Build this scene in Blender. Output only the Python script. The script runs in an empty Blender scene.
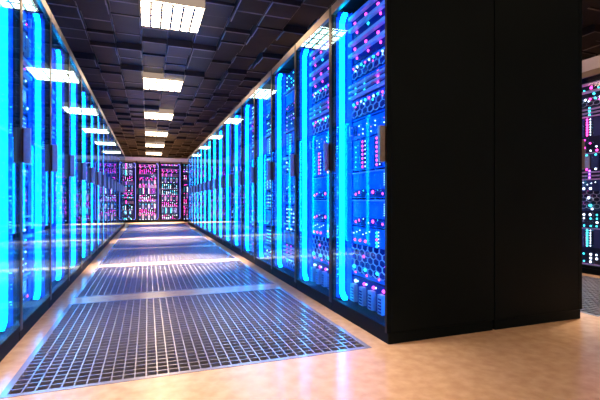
import bpy, math, random
from mathutils import Vector
R = random.Random(7)
sc = bpy.context.scene
col = sc.collection

# ------------------------------------------------------------------ materials
def new_mat(name):
    m = bpy.data.materials.new(name); m.use_nodes = True
    nt = m.node_tree; nt.nodes.clear()
    out = nt.nodes.new('ShaderNodeOutputMaterial')
    return m, nt, out

def pbr(name, color, rough=0.5, metal=0.0, spec=0.5, noise=None, bump=None, rough_var=0.0):
    """noise = (scale, second colour, detail)"""
    m, nt, out = new_mat(name)
    b = nt.nodes.new('ShaderNodeBsdfPrincipled')
    b.inputs['Base Color'].default_value = (*color, 1)
    b.inputs['Roughness'].default_value = rough
    b.inputs['Metallic'].default_value = metal
    b.inputs['Specular IOR Level'].default_value = spec
    tc = nt.nodes.new('ShaderNodeTexCoord')
    if noise:
        n = nt.nodes.new('ShaderNodeTexNoise'); n.inputs['Scale'].default_value = noise[0]
        n.inputs['Detail'].default_value = noise[2]
        nt.links.new(tc.outputs['Object'], n.inputs['Vector'])
        r = nt.nodes.new('ShaderNodeValToRGB')
        r.color_ramp.elements[0].position = 0.35; r.color_ramp.elements[1].position = 0.68
        r.color_ramp.elements[0].color = (*color, 1); r.color_ramp.elements[1].color = (*noise[1], 1)
        nt.links.new(n.outputs['Fac'], r.inputs['Fac'])
        nt.links.new(r.outputs['Color'], b.inputs['Base Color'])
        if rough_var:
            mr = nt.nodes.new('ShaderNodeMapRange')
            mr.inputs['To Min'].default_value = rough - rough_var; mr.inputs['To Max'].default_value = rough + rough_var
            nt.links.new(n.outputs['Fac'], mr.inputs['Value'])
            nt.links.new(mr.outputs['Result'], b.inputs['Roughness'])
    if bump:
        n2 = nt.nodes.new('ShaderNodeTexNoise'); n2.inputs['Scale'].default_value = bump[0]
        n2.inputs['Detail'].default_value = 4
        nt.links.new(tc.outputs['Object'], n2.inputs['Vector'])
        bp = nt.nodes.new('ShaderNodeBump'); bp.inputs['Strength'].default_value = bump[1]
        bp.inputs['Distance'].default_value = 0.01
        nt.links.new(n2.outputs['Fac'], bp.inputs['Height'])
        nt.links.new(bp.outputs['Normal'], b.inputs['Normal'])
    nt.links.new(b.outputs[0], out.inputs[0])
    return m

def emit(name, color, strength, sample=True):
    m, nt, out = new_mat(name)
    e = nt.nodes.new('ShaderNodeEmission')
    e.inputs[0].default_value = (*color, 1); e.inputs[1].default_value = strength
    nt.links.new(e.outputs[0], out.inputs[0])
    if not sample:
        m.cycles.emission_sampling = 'NONE'
    return m

def glass(name, tint):
    m, nt, out = new_mat(name)
    fr = nt.nodes.new('ShaderNodeFresnel'); fr.inputs['IOR'].default_value = 1.33
    t = nt.nodes.new('ShaderNodeBsdfTransparent'); t.inputs[0].default_value = (*tint, 1)
    g = nt.nodes.new('ShaderNodeBsdfGlossy'); g.inputs['Roughness'].default_value = 0.02
    g.inputs['Color'].default_value = (0.55+0.45*max(0, tint[0]*3-2), 0.85, 1, 1)   # coated glass mirrors slightly blue
    mx = nt.nodes.new('ShaderNodeMixShader')
    geo = nt.nodes.new('ShaderNodeNewGeometry'); mr = nt.nodes.new('ShaderNodeMapRange')
    mr.inputs['To Min'].default_value = 1.33; mr.inputs['To Max'].default_value = 1/1.33   # a thin pane does not trap light inside
    nt.links.new(geo.outputs['Backfacing'], mr.inputs['Value']); nt.links.new(mr.outputs['Result'], fr.inputs['IOR'])
    nt.links.new(fr.outputs[0], mx.inputs[0]); nt.links.new(t.outputs[0], mx.inputs[1]); nt.links.new(g.outputs[0], mx.inputs[2])
    nt.links.new(mx.outputs[0], out.inputs[0])
    return m

M = dict(
    floor=pbr('floor_polished_warm', (0.67, 0.40, 0.215), 0.20, noise=(16.0, (0.79, 0.51, 0.295), 12), bump=(30, 0.012), rough_var=0.06),
    pit=pbr('underfloor_dark', (0.006, 0.006, 0.008), 0.8, noise=(5, (0.01, 0.01, 0.012), 3)),
    wall=pbr('wall_pale', (0.58, 0.48, 0.50), 0.7, noise=(8, (0.62, 0.52, 0.54), 3)),
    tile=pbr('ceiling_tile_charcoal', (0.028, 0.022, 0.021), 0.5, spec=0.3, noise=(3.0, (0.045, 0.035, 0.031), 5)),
    edge=pbr('ceiling_tile_edge_highlight', (0.15, 0.125, 0.12), 0.4, noise=(1.7, (0.34, 0.29, 0.28), 4)),
    slab=pbr('ceiling_slab_grey', (0.45, 0.42, 0.42), 0.6, noise=(3.0, (0.5, 0.47, 0.47), 5)),
    black=pbr('powder_coat_black', (0.0018, 0.0050, 0.0072), 0.6, spec=0.09, noise=(4, (0.0024, 0.0060, 0.0084), 3)),
    frame=pbr('anodised_frame', (0.05, 0.036, 0.03), 0.30, metal=0.85, noise=(6, (0.065, 0.046, 0.036), 3)),
    frame_lit=pbr('frame_lit_top_rail', (0.30, 0.20, 0.14), 0.36, metal=0.8, noise=(6, (0.36, 0.25, 0.17), 3)),  # frame metal made paler, imitating ceiling light reflected along the top
    handle=pbr('brushed_handle', (0.34, 0.32, 0.31), 0.3, metal=0.85, noise=(40, (0.40, 0.38, 0.36), 2)),
    grate=pbr('galvanised_grate', (0.42, 0.385, 0.41), 0.22, metal=0.4, spec=0.8, noise=(9, (0.50, 0.46, 0.49), 3)),
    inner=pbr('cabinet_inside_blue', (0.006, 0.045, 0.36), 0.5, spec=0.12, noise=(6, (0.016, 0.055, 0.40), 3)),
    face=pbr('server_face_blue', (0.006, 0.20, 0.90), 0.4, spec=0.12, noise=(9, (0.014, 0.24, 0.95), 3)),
    face2=pbr('server_face_slate', (0.04, 0.05, 0.16), 0.38, noise=(9, (0.05, 0.06, 0.2), 3)),
    dark2=pbr('server_recess_black', (0.006, 0.008, 0.03), 0.5, noise=(9, (0.01, 0.012, 0.04), 3)),
    facedark=pbr('server_recess_navy', (0.004, 0.022, 0.24), 0.5, spec=0.12, noise=(9, (0.008, 0.028, 0.26), 3)),
    bar=pbr('server_lip_lilac', (0.80, 0.46, 0.74), 0.35, noise=(12, (0.86, 0.52, 0.80), 2)),
    hexa=pbr('vent_wire_pale', (0.75, 0.72, 0.90), 0.35, noise=(12, (0.82, 0.78, 0.95), 2)),
    flange=pbr('added_reflector_blue', (0.006, 0.070, 0.60), 0.6, spec=0.1, noise=(9, (0.008, 0.078, 0.65), 2)),
    drive=pbr('drive_sled_silver', (0.55, 0.52, 0.68), 0.4, noise=(18, (0.65, 0.62, 0.76), 2)),
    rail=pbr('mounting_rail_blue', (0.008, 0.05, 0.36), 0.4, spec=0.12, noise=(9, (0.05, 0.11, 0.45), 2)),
    tick=pbr('rail_mark_white', (0.85, 0.9, 1.0), 0.5, noise=(30, (0.9, 0.93, 1.0), 2)),
    louvre=pbr('louvre_grey', (0.12, 0.10, 0.09), 0.5, noise=(20, (0.15, 0.12, 0.10), 2)),
    glass=glass('door_glass_blue', (0.62, 0.90, 1.0)), clear=glass('door_glass_clear', (0.95, 0.97, 1.0)),
    strip=emit('cyan_led_strip', (0.002, 0.48, 1.0), 18.0),
    wash=emit('added_blue_fill', (0.0, 0.20, 1.0), 26.0),  # added out of sight to fill the rack interior with blue light
    dimfill=emit('added_violet_fill', (0.26, 0.26, 1.0), 3.5),  # added so that end-row and back-to-back racks look lit inside
    midfill=emit('added_blue_violet_fill', (0.16, 0.24, 1.0), 16.0),  # added to turn the far second-aisle racks more violet
    lamp=emit('ceiling_diffuser_warm', (1.0, 0.76, 0.50), 18.0),
    lampside=emit('diffuser_side_warm', (1.0, 0.72, 0.55), 0.42, False),
    pink=emit('led_magenta', (1.0, 0.04, 0.42), 9.0, False),
    cyan=emit('led_cyan', (0.05, 0.85, 0.95), 5.5, False),
    white=emit('led_white', (0.75, 0.85, 1.0), 6.0, False),
    violet=emit('led_violet', (0.45, 0.12, 1.0), 6.0, False),
)

# ------------------------------------------------------------------ mesh builder
class MB:
    def __init__(s): s.v = []; s.f = []; s.m = []; s.mats = []; s.smooth = []
    def mi(s, mat):
        if mat not in s.mats: s.mats.append(mat)
        return s.mats.index(mat)
    def box(s, x0, x1, y0, y1, z0, z1, mat):
        b = len(s.v); k = s.mi(mat)
        s.v += [(x0,y0,z0),(x1,y0,z0),(x1,y1,z0),(x0,y1,z0),(x0,y0,z1),(x1,y0,z1),(x1,y1,z1),(x0,y1,z1)]
        for f in ((3,2,1,0),(4,5,6,7),(0,1,5,4),(1,2,6,5),(2,3,7,6),(3,0,4,7)):
            s.f.append(tuple(b+i for i in f)); s.m.append(k)
    def beam(s, a, c, y0, y1, w, mat):
        """bar between two (x,z) points in the front plane"""
        dx, dz = c[0]-a[0], c[1]-a[1]; L = math.hypot(dx, dz) or 1
        nx, nz = -dz/L*w/2, dx/L*w/2
        p = [(a[0]-nx,a[1]-nz),(c[0]-nx,c[1]-nz),(c[0]+nx,c[1]+nz),(a[0]+nx,a[1]+nz)]
        b = len(s.v); k = s.mi(mat)
        s.v += [(x,y0,z) for x,z in p] + [(x,y1,z) for x,z in p]
        for f in ((0,1,2,3),(7,6,5,4),(0,4,5,1),(1,5,6,2),(2,6,7,3),(3,7,4,0)):
            s.f.append(tuple(b+i for i in f)); s.m.append(k)
    def dome(s, x, y, z, r, mat, n=8):
        """half-round LED lens facing -y"""
        b = len(s.v); k = s.mi(mat)
        for ring, (rr, d) in enumerate(((1.0, 0.0), (0.8, 0.55), (0.4, 0.9))):
            for i in range(n):
                a = 2*math.pi*i/n
                s.v.append((x+r*rr*math.cos(a), y-r*d, z+r*rr*math.sin(a)))
        s.v.append((x, y-r, z))
        for ring in range(2):
            for i in range(n):
                j = (i+1) % n
                s.f.append((b+ring*n+i, b+ring*n+j, b+(ring+1)*n+j, b+(ring+1)*n+i)); s.m.append(k)
        for i in range(n):
            s.f.append((b+2*n+i, b+2*n+(i+1) % n, b+3*n)); s.m.append(k)
    def prism(s, outline, y0, y1, mat):
        """outline of (x,z) points extruded along y"""
        b = len(s.v); k = s.mi(mat); n = len(outline)
        s.v += [(x,y0,z) for x,z in outline] + [(x,y1,z) for x,z in outline]
        s.f.append(tuple(b+i for i in range(n))); s.m.append(k)
        s.f.append(tuple(b+n+i for i in reversed(range(n)))); s.m.append(k)
        for i in range(n):
            j = (i+1) % n
            s.f.append((b+j, b+i, b+n+i, b+n+j)); s.m.append(k)
    def mesh(s, name):
        me = bpy.data.meshes.new(name); me.from_pydata(s.v, [], s.f)
        for mt in s.mats: me.materials.append(mt)
        me.polygons.foreach_set('material_index', s.m); me.update()
        return me

def put(name, me, parent=None, loc=(0,0,0), bevel=0):
    o = bpy.data.objects.new(name, me); col.objects.link(o)
    o.location = loc
    if parent: o.parent = parent
    if bevel:
        md = o.modifiers.new('bevel', 'BEVEL'); md.width = bevel; md.segments = 2; md.limit_method = 'ANGLE'
    return o

def empty(name, loc, rz=0):
    o = bpy.data.objects.new(name, None); col.objects.link(o)
    o.location = loc; o.rotation_euler = (0, 0, rz); o.empty_display_size = 0.2
    return o

def tag(o, label, cat, group=None):
    o['label'] = label; o['category'] = cat
    if group: o['group'] = group
    return o

def struct(name, mb):
    o = put(name, mb.mesh(name)); o['kind'] = 'structure'; return o

ORD = ['first','second','third','fourth','fifth','sixth','seventh','eighth','ninth','tenth','eleventh','twelfth',
       'thirteenth','fourteenth','fifteenth','sixteenth','seventeenth','eighteenth']

# ------------------------------------------------------------------ dimensions
XR, XL = 1.263, -0.685        # front planes of the two rack rows along the main aisle
XB, X4 = 2.811, 4.55          # door plane of the row behind, door plane of the far row of the next aisle
Y0, PITCH, NR = 2.04, 0.78, 16
RW, RD, RH = 0.778, 0.770, 2.235
YB = 16.2                     # back row door plane
CZ = 3.34                     # ceiling slab
RX0, RX1, RY0, RY1 = -1.62, 8.3, -4.2, 27.5

# ------------------------------------------------------------------ setting: floor with openings for the grates
GR_P, GR_L = 1.88, 1.66
grates = []
for i in range(7):
    grates.append((-0.58, 1.16, 2.03+GR_P*i, 2.03+GR_P*i+GR_L))
side_grates = []
for i in range(3):
    side_grates.append((2.95, 4.41, 2.03+GR_P*i, 2.03+GR_P*i+GR_L))
mb = MB()
xs = sorted({RX0, RX1, -0.58, 1.16, 2.95, 4.41})
ys = sorted({RY0, RY1} | {g[2] for g in grates} | {g[3] for g in grates})
openings = grates + side_grates
for i in range(len(xs)-1):
    for j in range(len(ys)-1):
        cx, cy = (xs[i]+xs[i+1])/2, (ys[j]+ys[j+1])/2
        if any(g[0] < cx < g[1] and g[2] < cy < g[3] for g in openings): continue
        mb.box(xs[i], xs[i+1], ys[j], ys[j+1], -0.06, 0.0, M['floor'])
struct('floor', mb)
mb = MB(); mb.box(RX0, RX1, RY0, RY1, -0.34, -0.30, M['pit']); struct('floor_void', mb)

mb = MB(); mb.box(RX0-0.1, RX0, RY0, RY1, -0.3, CZ+.06, M['wall']); struct('wall_left', mb)
mb = MB(); mb.box(RX1, RX1+0.1, RY0, RY1, -0.3, CZ+.06, M['wall']); struct('wall_right', mb)
mb = MB(); mb.box(RX0-0.1, RX1+0.1, RY1, RY1+0.1, -0.3, CZ+.06, M['wall']); struct('wall_back', mb)
mb = MB(); mb.box(RX0-0.1, RX1+0.1, RY0-0.1, RY0, -0.3, CZ+.06, M['wall']); struct('wall_front', mb)
# header panels along the top of the back row and of the far row of the next aisle
mb = MB(); mb.box(-1.2, 2.0, YB+0.004, YB+RD, RH+0.003, RH+.135, M['wall']); struct('trim_1', mb)
mb = MB(); mb.box(X4+0.004, X4+RD, Y0-1.5*PITCH+PITCH, Y0+5*PITCH, RH+0.003, RH+.135, M['wall']); struct('trim_2', mb)

# ceiling: slab with dropped square tiles at uneven depths
T = 0.377
LX, LY = -0.09, 6.01          # light grid origin (edge x, far edge y)
LAMPS = []                     # (x0, y0) of fixtures two tiles wide
for k in range(-1, 6): LAMPS.append((LX, LY-2*T + 9*T*k, 'aisle'))
LAMPS.append((LX, LY-2*T - 18*T, 'front'))
LAMPS.append((LX+6*T, LY-2*T - 18*T, 'front'))
LAMPS.append((LX-3*T, LY-2*T - 14*T, 'front'))
LAMPS.append((LX+9*T, LY-2*T - 18*T, 'front'))
for k in range(-1, 3): LAMPS.append((LX+9*T, LY-2*T + 9*T*k, 'side'))
mb = MB(); mb.box(RX0, RX1, RY0, RY1, CZ, CZ+0.06, M['slab'])
x = LX - 6*T
i0 = int((RX0-LX)//T)+1; i1 = int((RX1-LX)//T)
j0 = int((RY0-LY)//T)+1; j1 = int((RY1-LY)//T)
for i in range(i0, i1):
    for j in range(j0, j1):
        x0, y0 = LX+i*T, LY+j*T
        if any(abs(x0+T/2-(a+T)) < T and abs(y0+T/2-(b+T)) < T for a, b, _ in LAMPS): continue
        z = CZ - R.choice((0.035, 0.045, 0.058, 0.066, 0.080, 0.100, 0.125, 0.145))
        g = 0.007
        c = .011
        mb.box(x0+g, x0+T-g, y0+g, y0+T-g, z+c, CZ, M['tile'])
        b = len(mb.v); xa, xb, ya, yb = x0+g, x0+T-g, y0+g, y0+T-g     # edge painted pale as if catching light, then the flat face
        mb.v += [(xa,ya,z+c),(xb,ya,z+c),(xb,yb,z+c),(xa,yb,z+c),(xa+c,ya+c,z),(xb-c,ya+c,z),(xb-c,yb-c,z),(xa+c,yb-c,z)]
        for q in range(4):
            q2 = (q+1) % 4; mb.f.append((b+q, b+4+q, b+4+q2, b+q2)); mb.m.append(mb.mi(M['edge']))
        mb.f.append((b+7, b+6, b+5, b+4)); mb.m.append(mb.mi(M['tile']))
struct('ceiling', mb)

# ceiling lights
LZ = 3.155; LS = 2*T
def lamp_meshes():
    h = MB(); h.box(0.0, LS, 0, LS, LZ+.025, CZ, M['lampside'])
    h.box(-.004, LS+.004, -.004, 0, CZ-.02, CZ, M['louvre']); h.box(-.004, LS+.004, LS, LS+.004, CZ-.02, CZ, M['louvre'])
    d = MB(); d.box(0.004, LS-.004, 0.004, LS-.004, LZ+.004, LZ+.025, M['lamp'])
    g = MB()
    for i in range(7):
        x = LS*i/6; g.box(max(x-.013, 0), min(x+.013, LS), 0, LS, LZ, LZ+.012, M['louvre'])
    for i in range(5):
        y = LS*i/4; g.box(0, LS, max(y-.011, 0), min(y+.011, LS), LZ+.0005, LZ+.0115, M['louvre'])
    return h.mesh('lamp_housing'), d.mesh('lamp_diffuser'), g.mesh('lamp_louvre')
hm, dm, gm = lamp_meshes()
BEAM = bpy.data.lights.new('downlight', 'SPOT')            # the louvres throw a pool of light straight down
BEAM.energy = 950; BEAM.color = (1.0, 0.80, 0.64); BEAM.spot_size = math.radians(40); BEAM.spot_blend = 1.0; BEAM.shadow_soft_size = 0.06
SOFT = BEAM.copy(); SOFT.energy = 560; SOFT.spot_size = math.radians(56); BEAM.energy = 5200
def downlight(t, strong):
    o = bpy.data.objects.new('downlight', BEAM if strong else SOFT); col.objects.link(o); o.parent = t; o.location = (T, T, LZ-.03)
cnt = {'aisle': 0, 'front': 0, 'side': 0}
for (a, b, kind) in LAMPS:
    t = empty('ceiling_light', (a, b, 0))
    n = cnt[kind]; cnt[kind] += 1
    if kind == 'aisle':
        lab = ['warm square ceiling light over the very mouth of the main aisle, before the cropped one',
               'largest warm light panel on the ceiling, cut off by the top edge',
               'whole warm light panel next along the aisle ceiling after the cropped large one',
               'third lit panel along the aisle ceiling counting from the large cropped one',
               'fourth lit panel along the aisle ceiling counting from the large cropped one',
               'small lit ceiling panel just before the last one by the end wall',
               'last and smallest lit ceiling panel, next to the end wall'][n]
        g = 'ceiling lights along the main aisle'
    elif kind == 'front':
        lab = ['warm ceiling light in front of the grated aisle', 'warm ceiling light well in front of the black end panels',
               'warm ceiling light over the open floor before the facing row', 'warm ceiling light in front of the second aisle'][n]
        g = 'ceiling lights over the front floor'
    else:
        lab = ORD[n] + ' warm ceiling light over the narrow second aisle beyond the black end panels'
        g = 'ceiling lights over the second aisle'
    tag(t, lab, 'ceiling light', g)
    put('housing', hm, t); put('diffuser', dm, t); put('louvre_grid', gm, t)
    downlight(t, kind == 'aisle' and b > 2.5)

# ------------------------------------------------------------------ floor grates
def grate_meshes(w, l):
    f = MB(); e = 0.028
    f.box(0, w, 0, e, -.035, .002, M['grate']); f.box(0, w, l-e, l, -.035, .002, M['grate'])
    f.box(0, e, e, l-e, -.035, .002, M['grate']); f.box(w-e, w, e, l-e, -.035, .002, M['grate'])
    g = MB(); n = round((w-2*e)/.05); m_ = round((l-2*e)/.05); t = .0032
    for i in range(1, n):
        x = e+(w-2*e)*i/n; g.box(x-t, x+t, e, l-e, -.018, .001, M['grate'])
    for j in range(1, m_):
        y = e+(l-2*e)*j/m_; g.box(e, w-e, y-t, y+t, -.018, .0005, M['grate'])
    return f.mesh('grate_frame'), g.mesh('grate_grid')
fm, gg = grate_meshes(1.74, GR_L)
fm2, gg2 = grate_meshes(4.41-2.95, GR_L)
glab = ['large square metal floor grate at the mouth of the aisle']
for k in range(1, 6): glab.append(ORD[k] + ' square metal floor grate down the main aisle')
glab.append('last metal floor grate at the far end of the main aisle')
for i, g in enumerate(grates):
    t = empty('floor_grate', (g[0], g[2], 0)); tag(t, glab[i], 'floor grate', 'floor grates of the main aisle')
    put('grate_frame', fm, t); put('bar_grid', gg, t)
for i, g in enumerate(side_grates):
    t = empty('floor_grate', (g[0], g[2], 0))
    tag(t, ORD[i] + ' metal floor grate of the second aisle beyond the black end panels', 'floor grate', 'floor grates of the second aisle')
    put('grate_frame', fm2, t); put('bar_grid', gg2, t)

# ------------------------------------------------------------------ server units (local x centred, front face y = 0, z from 0)
UW = 0.62
def hexgrid(mb, x0, x1, z0, z1, cw=.075, ch=.052, w=.003, y0=-.008, y1=0.0):
    rows = max(1, int((z1-z0)/(ch*.75))); cols = int((x1-x0)/cw)
    seen = set()
    for r in range(rows+1):
        for c in range(cols+1):
            cx = x0 + cw*(c + (.5 if r % 2 else 0)); cz = z0 + ch*.75*r
            P = [(cx+cw/2*sx, cz+ch/2*sz) for sx, sz in ((0,1),(1,.5),(1,-.5),(0,-1),(-1,-.5),(-1,.5))]
            for k in range(6):
                a, b = P[k], P[(k+1) % 6]
                if min(a[0],b[0]) < x0 or max(a[0],b[0]) > x1 or min(a[1],b[1]) < z0 or max(a[1],b[1]) > z1: continue
                key = tuple(sorted(((round(a[0],3),round(a[1],3)),(round(b[0],3),round(b[1],3)))))
                if key in seen: continue
                seen.add(key); mb.beam(a, b, y0, y1, w, M['hexa'])

class Unit:
    def __init__(s, name, h): s.name = name; s.h = h; s.mb = MB(); s.leds = []
    def led(s, x, z, c, r=.008): s.leds.append((x, z, c, r))
    def body(s, mat='face', recess=None):
        h = s.h; g = .003; w = UW/2
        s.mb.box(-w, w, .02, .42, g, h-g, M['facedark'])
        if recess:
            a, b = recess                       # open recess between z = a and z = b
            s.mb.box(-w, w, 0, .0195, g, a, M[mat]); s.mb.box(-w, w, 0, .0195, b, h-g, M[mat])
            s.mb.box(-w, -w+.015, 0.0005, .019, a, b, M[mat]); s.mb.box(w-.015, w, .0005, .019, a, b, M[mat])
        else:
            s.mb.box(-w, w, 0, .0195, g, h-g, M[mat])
    def ears(s):
        for sx in (-1, 1):
            x = sx*(UW/2-.012)
            s.mb.box(x-.004, x+.004, -.022, 0, s.h*.25, s.h*.32, M['drive']); s.mb.box(x-.004, x+.004, -.022, 0, s.h*.68, s.h*.75, M['drive'])
            s.mb.box(x-.005, x+.005, -.028, -.021, s.h*.24, s.h*.76, M['drive'])

def U_tray(c1='pink', c2='pink', h=.18):
    u = Unit('tray_unit', h); u.body('facedark')
    for z in (.05, .135):
        u.mb.box(-UW/2+.0, UW/2, -.03, 0, z, z+.024, M['bar'])
    for i in range(4):
        u.led(-.26+i*.16, .105, c1, .011); u.led(-.26+i*.16+.03, .032, c2 if i % 2 else c1, .009)
    for i in range(3): u.led(-.18+i*.16, .088, c2, .006)
    return u
def U_vent(c=('pink','white','cyan'), h=.13):
    u = Unit('vent_unit', h); u.body('face', (.012, h-.012)); hexgrid(u.mb, -.30, .30, .01, h-.008)
    for i in range(11): u.led(-.28+i*.056, h-.028, c[i % 3], .0085)
    for i in range(5): u.led(-.25+i*.12, h-.05, c[(i+1) % 3], .006)
    return u
def U_bars(c1='cyan', c2='pink', h=.12):
    u = Unit('shelf_unit', h); u.body('facedark')
    for z in (.008, .048, .088): u.mb.box(-UW/2, UW/2, -.03, 0, z, z+.015, M['bar'])
    for z in (.036, .076, .112):
        u.led(-.25, z, c1, .008); u.led(-.12, z, c1, .008); u.led(.06, z, c2, .010)
    return u
def U_dots(c1='white', c2='violet', h=.13):
    u = Unit('status_panel', h); u.body('face'); u.ears()
    for r in range(3):
        for i in range(9):
            if (i*3+r*5) % 7 < 4: u.led(-.20+i*.055, .03+r*.03, c2 if (i+r) % 4 == 0 else c1, .0042)
    u.mb.box(-.28, -.23, -.004, 0, .03, .1, M['facedark'])
    u.led(.27, .045, 'pink', .010)
    return u
def U_cols(c1='pink', c2='white', h=.22):
    u = Unit('patch_panel', h); u.body('face', None)
    for cx in (-.13, .06):
        u.mb.box(cx-.05, cx+.05, -.004, 0, .012, h-.012, M['facedark'])
        for r in range(7):
            z = .025+r*.0285; u.led(cx-.015, z, c1, .0095); u.led(cx+.022, z, c2, .006)
    for r in range(7):
        for i in range(4): u.led(.16+i*.03, .03+r*.027, c2 if (r+i) % 3 else 'violet', .0035)
    for r in range(5): u.led(-.25, .03+r*.035, 'cyan', .004)
    return u
def U_store(c1='pink', c2='white', h=.19):
    u = Unit('storage_unit', h); u.body('face')
    u.mb.box(-.29, .29, -.006, 0, .008, .062, M['facedark'])
    u.mb.box(-.29, .29, -.010, 0, h-.014, h-.008, M['drive'])
    for r in range(6):
        for i in range(5): u.led(.13+i*.032, .085+r*.014, 'white', .0026)
    for i, (x, c, r) in enumerate(((-.24,c1,.011),(-.19,c1,.010),(-.13,c2,.007),(-.06,c2,.007),(0,c1,.013),(.06,'cyan',.006),(.12,c1,.010),(.18,c2,.008))):
        u.led(x, .042+.012*((i*7) % 3-1), c, r)
    u.led(.275, .045, c1, .015)
    return u
def U_big(c1='cyan', c2='pink', h=.35):
    u = Unit('fan_unit', h); u.body('face', (.02, .225)); hexgrid(u.mb, -.30, .30, .015, .235)
    for cx in (.04, .19):
        for r in range(5): u.led(cx, .235+r*.022, c1 if r != 2 else c2, .0075); u.led(cx+.022, .24+r*.022, 'white', .004)
    for i in range(3): u.led(-.26+i*.075, .255, c2, .0095)
    for i in range(6): u.led(-.28+i*.045, .30+.012*(i % 3), 'white', .004)
    u.led(-.13, .15, c2, .010); u.led(.15, .12, c2, .008)
    for i in range(4): u.led(-.27+i*.16, .062, c1, .0115); u.led(-.25+i*.16, .025, c2, .008)
    return u
def U_drive(c1='pink', c2='white', h=.19):
    u = Unit('drive_bay', h); u.body('facedark')
    for i in range(5):
        x = -.25+i*.125
        u.mb.box(x-.026, x+.026, -.03, 0, .012, .135, M['drive'])
        for r in range(5): u.mb.box(x-.018, x+.018, -.032, -.03, .022+r*.02, .032+r*.02, M['facedark'])
        u.led(x, .155, c2 if i == 0 else c1, .011); u.led(x+.03, .158, c2, .006)
    return u
def U_grid(c1='white', c2='cyan', h=.2):
    u = Unit('switch_panel', h); u.body('facedark')
    u.mb.box(-UW/2, UW/2, -.02, 0, .0, .012, M['bar'])
    for r in range(4):
        for i in range(8):
            k = R.random()
            if k < .72: u.led(-.26+i*.072+.01*R.random(), .035+r*.042, c1 if k < .34 else c2, .0065 if k < .5 else .009)
    return u
def U_blade(c1='pink', c2='violet', h=.2):
    u = Unit('blade_chassis', h); u.body('facedark')
    for i in range(6):
        x = -.255+i*.102
        u.mb.box(x-.036, x+.036, -.02, 0, .03, .17, M['drive'] if i % 2 else M['face'])
        u.led(x, .175, c1, .009); u.led(x, .018, c2 if i % 2 else 'white', .008)
        u.led(x-.02, .1, c1, .006)
    return u

A = [U_drive(), U_big(), U_store(), U_store('pink', 'cyan'), U_cols(), U_dots(), U_vent(('cyan','pink','white'), .15), U_bars(), U_vent(), U_tray(), U_tray('pink', 'cyan')]
B = [U_drive('cyan'), U_grid('white', 'cyan'), U_store('white', 'cyan'), U_grid('cyan', 'white', .21), U_dots('white', 'cyan'), U_cols('white', 'cyan'), U_bars('cyan', 'white'),
     U_grid('white', 'cyan', .2), U_vent(('cyan', 'white', 'cyan')), U_store('cyan', 'white'), U_tray('white', 'cyan'), U_bars('white', 'cyan')]
Bp = [U_store('pink', 'white'), U_grid('white', 'cyan'), U_drive('white'), U_cols('cyan', 'white'), U_grid('white', 'violet', .21), U_bars('pink', 'cyan'), U_store('white', 'cyan'),
      U_vent(('white', 'cyan', 'white')), U_grid('white', 'white'), U_dots('white', 'cyan'), U_tray('pink', 'white'), U_tray('white', 'cyan')]
Cc = [U_blade('pink', 'white'), U_grid('white', 'pink'), U_blade('cyan', 'violet'), U_vent(('pink', 'violet', 'white')), U_grid('pink', 'white', .21), U_cols('white', 'pink'), U_bars('pink', 'violet'),
      U_blade('pink', 'pink'), U_store('pink', 'violet'), U_grid('violet', 'pink'), U_tray('pink', 'violet')]
Dd = [U_grid('cyan', 'white'), U_cols('cyan', 'white'), U_grid('cyan', 'white', .21), U_big('cyan', 'white'), U_bars('violet', 'pink'), U_blade('cyan', 'pink'), U_grid('white', 'pink'),
      U_cols('pink', 'white'), U_bars('cyan', 'violet'), U_vent(('pink', 'cyan', 'white')), U_tray('pink', 'cyan')]
for u in A: u.leds = [(x, z, c, r*1.18) for (x, z, c, r) in u.leds]
for u in Cc+Dd:                                  # the end row and the second aisle: black-faced servers, bolder lamps
    u.mb.mats = [M['face2'] if m == M['face'] else M['dark2'] if m == M['facedark'] else m for m in u.mb.mats]
    u.leds = [(x, z, c, r*1.45) for (x, z, c, r) in u.leds]
led_cache = {}
def led_mesh(c, r):
    k = (c, round(r, 4))
    if k not in led_cache:
        b = MB(); b.dome(0, 0, 0, r, M[c]); led_cache[k] = b.mesh('led_' + c)
    return led_cache[k]
for u in A+B+Bp+Cc+Dd:
    u.me = u.mb.mesh(u.name)
    lm = MB()
    for (x, z, c, r) in u.leds: lm.dome(x, 0, z, r, M[c], 6)
    u.ledme = lm.mesh(u.name + '_lights')

# ------------------------------------------------------------------ rack parts
w = RW/2; PL = .06
def box_mesh(name, *bx):
    b = MB()
    for q in bx: b.box(*q)
    return b.mesh(name)
def side_mesh(s):
    x0, x1 = (-w, -w+.018) if s < 0 else (w-.018, w)
    xi0, xi1 = (x1, x1+.003) if s < 0 else (x0-.003, x0)
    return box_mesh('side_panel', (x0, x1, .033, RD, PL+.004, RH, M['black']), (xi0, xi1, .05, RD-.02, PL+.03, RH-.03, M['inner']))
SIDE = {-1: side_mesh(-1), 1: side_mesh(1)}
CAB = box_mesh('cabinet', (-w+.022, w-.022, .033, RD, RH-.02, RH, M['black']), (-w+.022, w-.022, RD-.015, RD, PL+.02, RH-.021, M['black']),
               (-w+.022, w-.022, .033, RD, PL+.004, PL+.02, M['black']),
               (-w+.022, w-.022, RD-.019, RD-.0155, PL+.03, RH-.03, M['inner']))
PLI = box_mesh('plinth', (-w+.004, w-.004, .012, RD-.006, 0, PL, M['black']))
ST, BR, TR = .022, .032, .062
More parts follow.
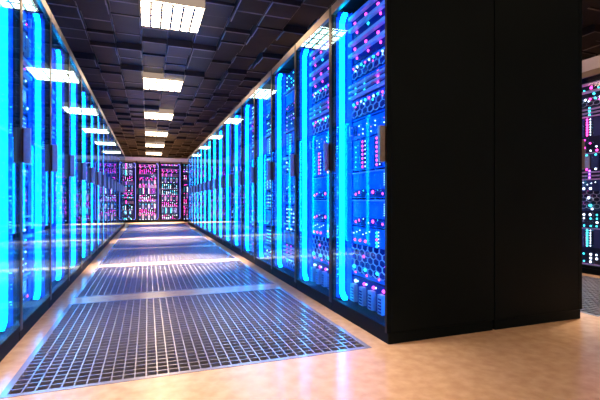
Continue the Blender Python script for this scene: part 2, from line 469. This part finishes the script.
def door_mesh():
    b = MB(); z0 = PL+.004
    b.box(-w+.002, -w+ST, 0, .03, z0, RH, M['frame']); b.box(w-ST, w-.002, 0, .03, z0, RH, M['frame'])
    b.box(-w, -w+.002, .001, .03, z0, RH, M['black']); b.box(w-.002, w, .001, .03, z0, RH, M['black'])
    b.box(-w+ST, w-ST, 0, .03, RH-TR, RH, M['frame_lit']); b.box(-w+ST, w-ST, 0, .03, z0, z0+BR, M['black'])
    # inner lip that holds the pane
    b.box(-w+ST, -w+ST+.006, .0085, .016, z0+BR, RH-TR, M['black']); b.box(w-ST-.006, w-ST, .0085, .016, z0+BR, RH-TR, M['black'])
    return b.mesh('door')
DOOR = door_mesh()
PANE = box_mesh('glass_pane', (-w+ST, w-ST, .002, .008, PL+.004+BR, RH-TR, M['glass']))
PANE_CLEAR = box_mesh('glass_pane', (-w+ST, w-ST, .002, .008, PL+.004+BR, RH-TR, M['clear']))
HZ0, HZ1 = 1.03, 1.235
def handle_mesh(s):
    xc = s*(w-.022)
    b = MB(); b.box(xc-.012, xc+.012, -.040, -.006, HZ0, HZ1, M['handle']); b.box(xc-.011, xc+.011, -.006, 0, HZ0+.006, HZ1-.006, M['frame'])
    return b.mesh('handle')
HAN = {-1: handle_mesh(-1), 1: handle_mesh(1)}
def strip_mesh(s, mat, wd, y0=.06, y1=.09):
    """tall light strip on side s with ends that round inward"""
    r = .07; z0, z1 = .095, 2.165; xo = w-.032
    pts = []
    n = 6
    outer = [(xo-r+r*math.sin(a), z0+r-r*math.cos(a)) for a in [math.pi/2*i/n for i in range(n+1)]]
    outer += [(xo-r+r*math.cos(a), z1-r+r*math.sin(a)) for a in [math.pi/2*i/n for i in range(n+1)]]
    ri = r-wd
    inner = [(xo-r+ri*math.cos(a), z1-r+ri*math.sin(a)) for a in [math.pi/2*(n-i)/n for i in range(n+1)]]
    inner += [(xo-r+ri*math.sin(a), z0+r-ri*math.cos(a)) for a in [math.pi/2*(n-i)/n for i in range(n+1)]]
    ol = outer + inner
    b = MB()
    # quads between outer and inner rims
    k = b.mi(mat); N = len(outer)
    inn = list(reversed(inner))
    for (x, z) in outer: b.v += [(s*x, y0, z), (s*x, y1, z)]
    for (x, z) in inn: b.v += [(s*x, y0, z), (s*x, y1, z)]
    for i in range(N-1):
        o0, o1, i0_, i1_ = 2*i, 2*i+2, 2*N+2*i, 2*N+2*i+2
        for f in ((o0, o1, i1_, i0_), (o0+1, i0_+1, i1_+1, o1+1), (o0, o0+1, o1+1, o1), (i0_, i1_, i1_+1, i0_+1)):
            b.f.append(f); b.m.append(k)
    return b.mesh('light_strip')
STRIP = {s: strip_mesh(s, M['strip'], .024) for s in (-1, 1)}
def flange_mesh(s):
    xi, xo_ = sorted((s*(w-.112), s*(w-.024)))
    return box_mesh('added_reflector', (xi, xo_, .122, .125, .09, 2.17, M['flange']))  # added behind the strip to soften its hard edge into a glow
FLA = {s: flange_mesh(s) for s in (-1, 1)}
WASH = {s: strip_mesh(s, M['wash'], .03, .05, .08) for s in (-1, 1)}
DIM = {s: strip_mesh(s, M['dimfill'], .010, .10, .12) for s in (-1, 1)}
MID = {s: strip_mesh(s, M['midfill'], .014, .10, .12) for s in (-1, 1)}
def rail_mesh(s):
    b = MB(); x0, x1 = (-w+.022, -w+.027) if s < 0 else (w-.027, w-.022)
    b.box(x0, x1, .036, .058, .10, 2.16, M['rail'])
    rr = random.Random(5+s)
    xf = x1 if s < 0 else x0
    z = .2
    while z < 1.35:
        q = (xf-.0005, xf+.0012) if s < 0 else (xf-.0012, xf+.0005)
        if rr.random() < .65: b.box(*q, .040, .040+rr.choice((.006, .010, .015)), z, z+.007, M['tick'])
        z += rr.choice((.016, .016, .024, .05))
    return b.mesh('mounting_rail')
RAIL = {s: rail_mesh(s) for s in (-1, 1)}

def fit(units):
    """stack heights scaled into the opening between z = .10 and z = 2.14 by gaps"""
    tot = sum(u.h for u in units); gap = (2.15-.085-tot)/(len(units)-1)
    z = .085; out = []
    for u in units:
        out.append((u, z)); z += u.h+gap
    return out

def rack(loc, rz, units, far, label, group, strip='strip', single=False):
    t = empty('server_rack', loc, rz)
    tag(t, label, 'server rack', group)
    put('cabinet', CAB, t); put('plinth', PLI, t)
    put('side_panel', SIDE[-1], t); put('side_panel', SIDE[1], t)
    put('mounting_rail', RAIL[-1], t); put('mounting_rail', RAIL[1], t)
    d = put('door', DOOR, t)
    p = put('glass_pane', PANE if strip == 'strip' else PANE_CLEAR, d)
    p['label'] = 'blue-tinted glass pane reflecting the aisle' if strip == 'strip' else 'clear glass pane'
    h = put('handle', HAN[-far], d); h['label'] = 'pale brushed metal handle'
    s = put('light_strip', {'strip': STRIP, 'dim': DIM, 'mid': MID}[strip][far], t)
    s['label'] = 'glowing cyan upright light strip' if strip == 'strip' else 'added dim blue upright fill strip'
    if strip == 'strip':
        put('added_reflector', FLA[far], t)
        q = put('light_strip', WASH[-far], t); q['label'] = 'added deep blue fill strip behind the handle side of the door'
    for u, z in fit(units):
        o = put(u.name, u.me, t, (-far*.018, .13, z))
        if single:
            for (x, zz, c, r) in u.leds:
                if r >= .0055:
                    l = put('indicator_light', led_mesh(c, r), o, (x, 0, zz))
            small = [q for q in u.leds if q[3] < .0055]
            if small:
                if not hasattr(u, 'smallme'):
                    b = MB()
                    for (x, zz, c, r) in small: b.dome(x, 0, zz, r, M[c], 6)
                    u.smallme = b.mesh('pinhole_lights')
                l = put('pinhole_lights', u.smallme, o); l['kind'] = 'stuff'
        elif u.leds:
            l = put('indicator_lights', u.ledme, o); l['kind'] = 'stuff'
    return t

def shuffled(base, seed):
    q = list(base); random.Random(seed).shuffle(q)
    out, tot = [], 0
    for u in q:
        if tot+u.h < 2.02: out.append(u); tot += u.h
    return out

# row that ends in the black panels
for k in range(NR):
    yc = Y0+PITCH*(k+.5)
    un = A if k < 2 else shuffled(B if k % 2 else Bp, 40+k)
    if k == 0: lab = 'glass-door server rack at the corner, its black side panel facing the open floor'
    elif k == NR-1: lab = 'last lit server rack at the far end of the row beginning with the black corner'
    else: lab = ORD[k] + ' blue-lit rack counting along the row from the black corner'
    rack((XR, yc, 0), -math.pi/2, un, -1, lab, 'racks in the row with the black corner', single=(k < 2))
# facing row
for k in range(NR):
    yc = Y0+PITCH*(k+.5)
    un = shuffled((B, Bp)[k % 2], 90+k)
    if k == 0: lab = 'blue-lit glass-door rack cut by the picture edge, opening the facing row'
    elif k == NR-1: lab = 'last lit server rack at the far end of the facing row'
    else: lab = ORD[k] + ' blue-lit rack along the facing row, counting from the one the picture edge cuts'
    rack((XL, yc, 0), math.pi/2, un, 1, lab, 'racks in the facing row', single=False)
# row back to back with the first, facing the second aisle
for k in range(5):
    yc = Y0+PITCH*(k+.5)
    lab = 'black outer rack beside the corner rack, its plain side panel bordering the second aisle' if k == 0 else \
        ORD[k] + ' rack behind the black panels, facing the second aisle'
    rack((XB, yc, 0), math.pi/2, shuffled(Dd, 10+k), 1, lab, 'racks facing the second aisle back to back with the first row', 'dim')
# far side of the second aisle
for k in range(5):
    yc = Y0+PITCH*(k-.5)
    lab = 'rack with cyan and pink lights just visible past the black end panel' if k == 2 else \
        ORD[k] + ' rack along the far side of the second aisle, counting from the open floor'
    rack((X4, yc, 0), -math.pi/2, Dd if k == 2 else shuffled(Dd, 20+k), -1, lab, 'racks on the far side of the second aisle', 'mid', single=(k == 2))
# back row across the end of the aisle
blab = ['rack with white lights in the end row, next to the facing row', 'magenta-lit rack in the end row under the ceiling lights, second across',
        'pink and blue rack in the end row, third across', 'partly hidden rack in the end row behind the row with the black corner']
for k in range(4):
    un = [shuffled(Dd, 31), Cc, shuffled(Cc+Dd[:3], 34), shuffled(Cc, 33)][k]
    rack((-0.385+0.78*(k-.5), YB, 0), 0, un, 1, blab[k], 'racks across the end of the aisle', 'dim')

# ------------------------------------------------------------------ camera, world, colour
cam = bpy.data.cameras.new('camera'); co = bpy.data.objects.new('camera', cam); col.objects.link(co)
cam.sensor_width = 36; cam.lens = 36*418/600; cam.clip_start = 0.02
co.location = (0, 0, .815); co.rotation_euler = (math.radians(90), 0, math.radians(-20.0))
sc.camera = co
wd = bpy.data.worlds.new('world'); sc.world = wd; wd.use_nodes = True
wd.node_tree.nodes['Background'].inputs[0].default_value = (0.02, 0.02, 0.03, 1)
sc.view_settings.view_transform = 'Standard'; sc.view_settings.look = 'None'
sc.view_settings.gamma = 1; sc.view_settings.exposure = 0.0; sc.view_settings.use_curve_mapping = False
sc.cycles.max_bounces = 10; sc.cycles.transparent_max_bounces = 24
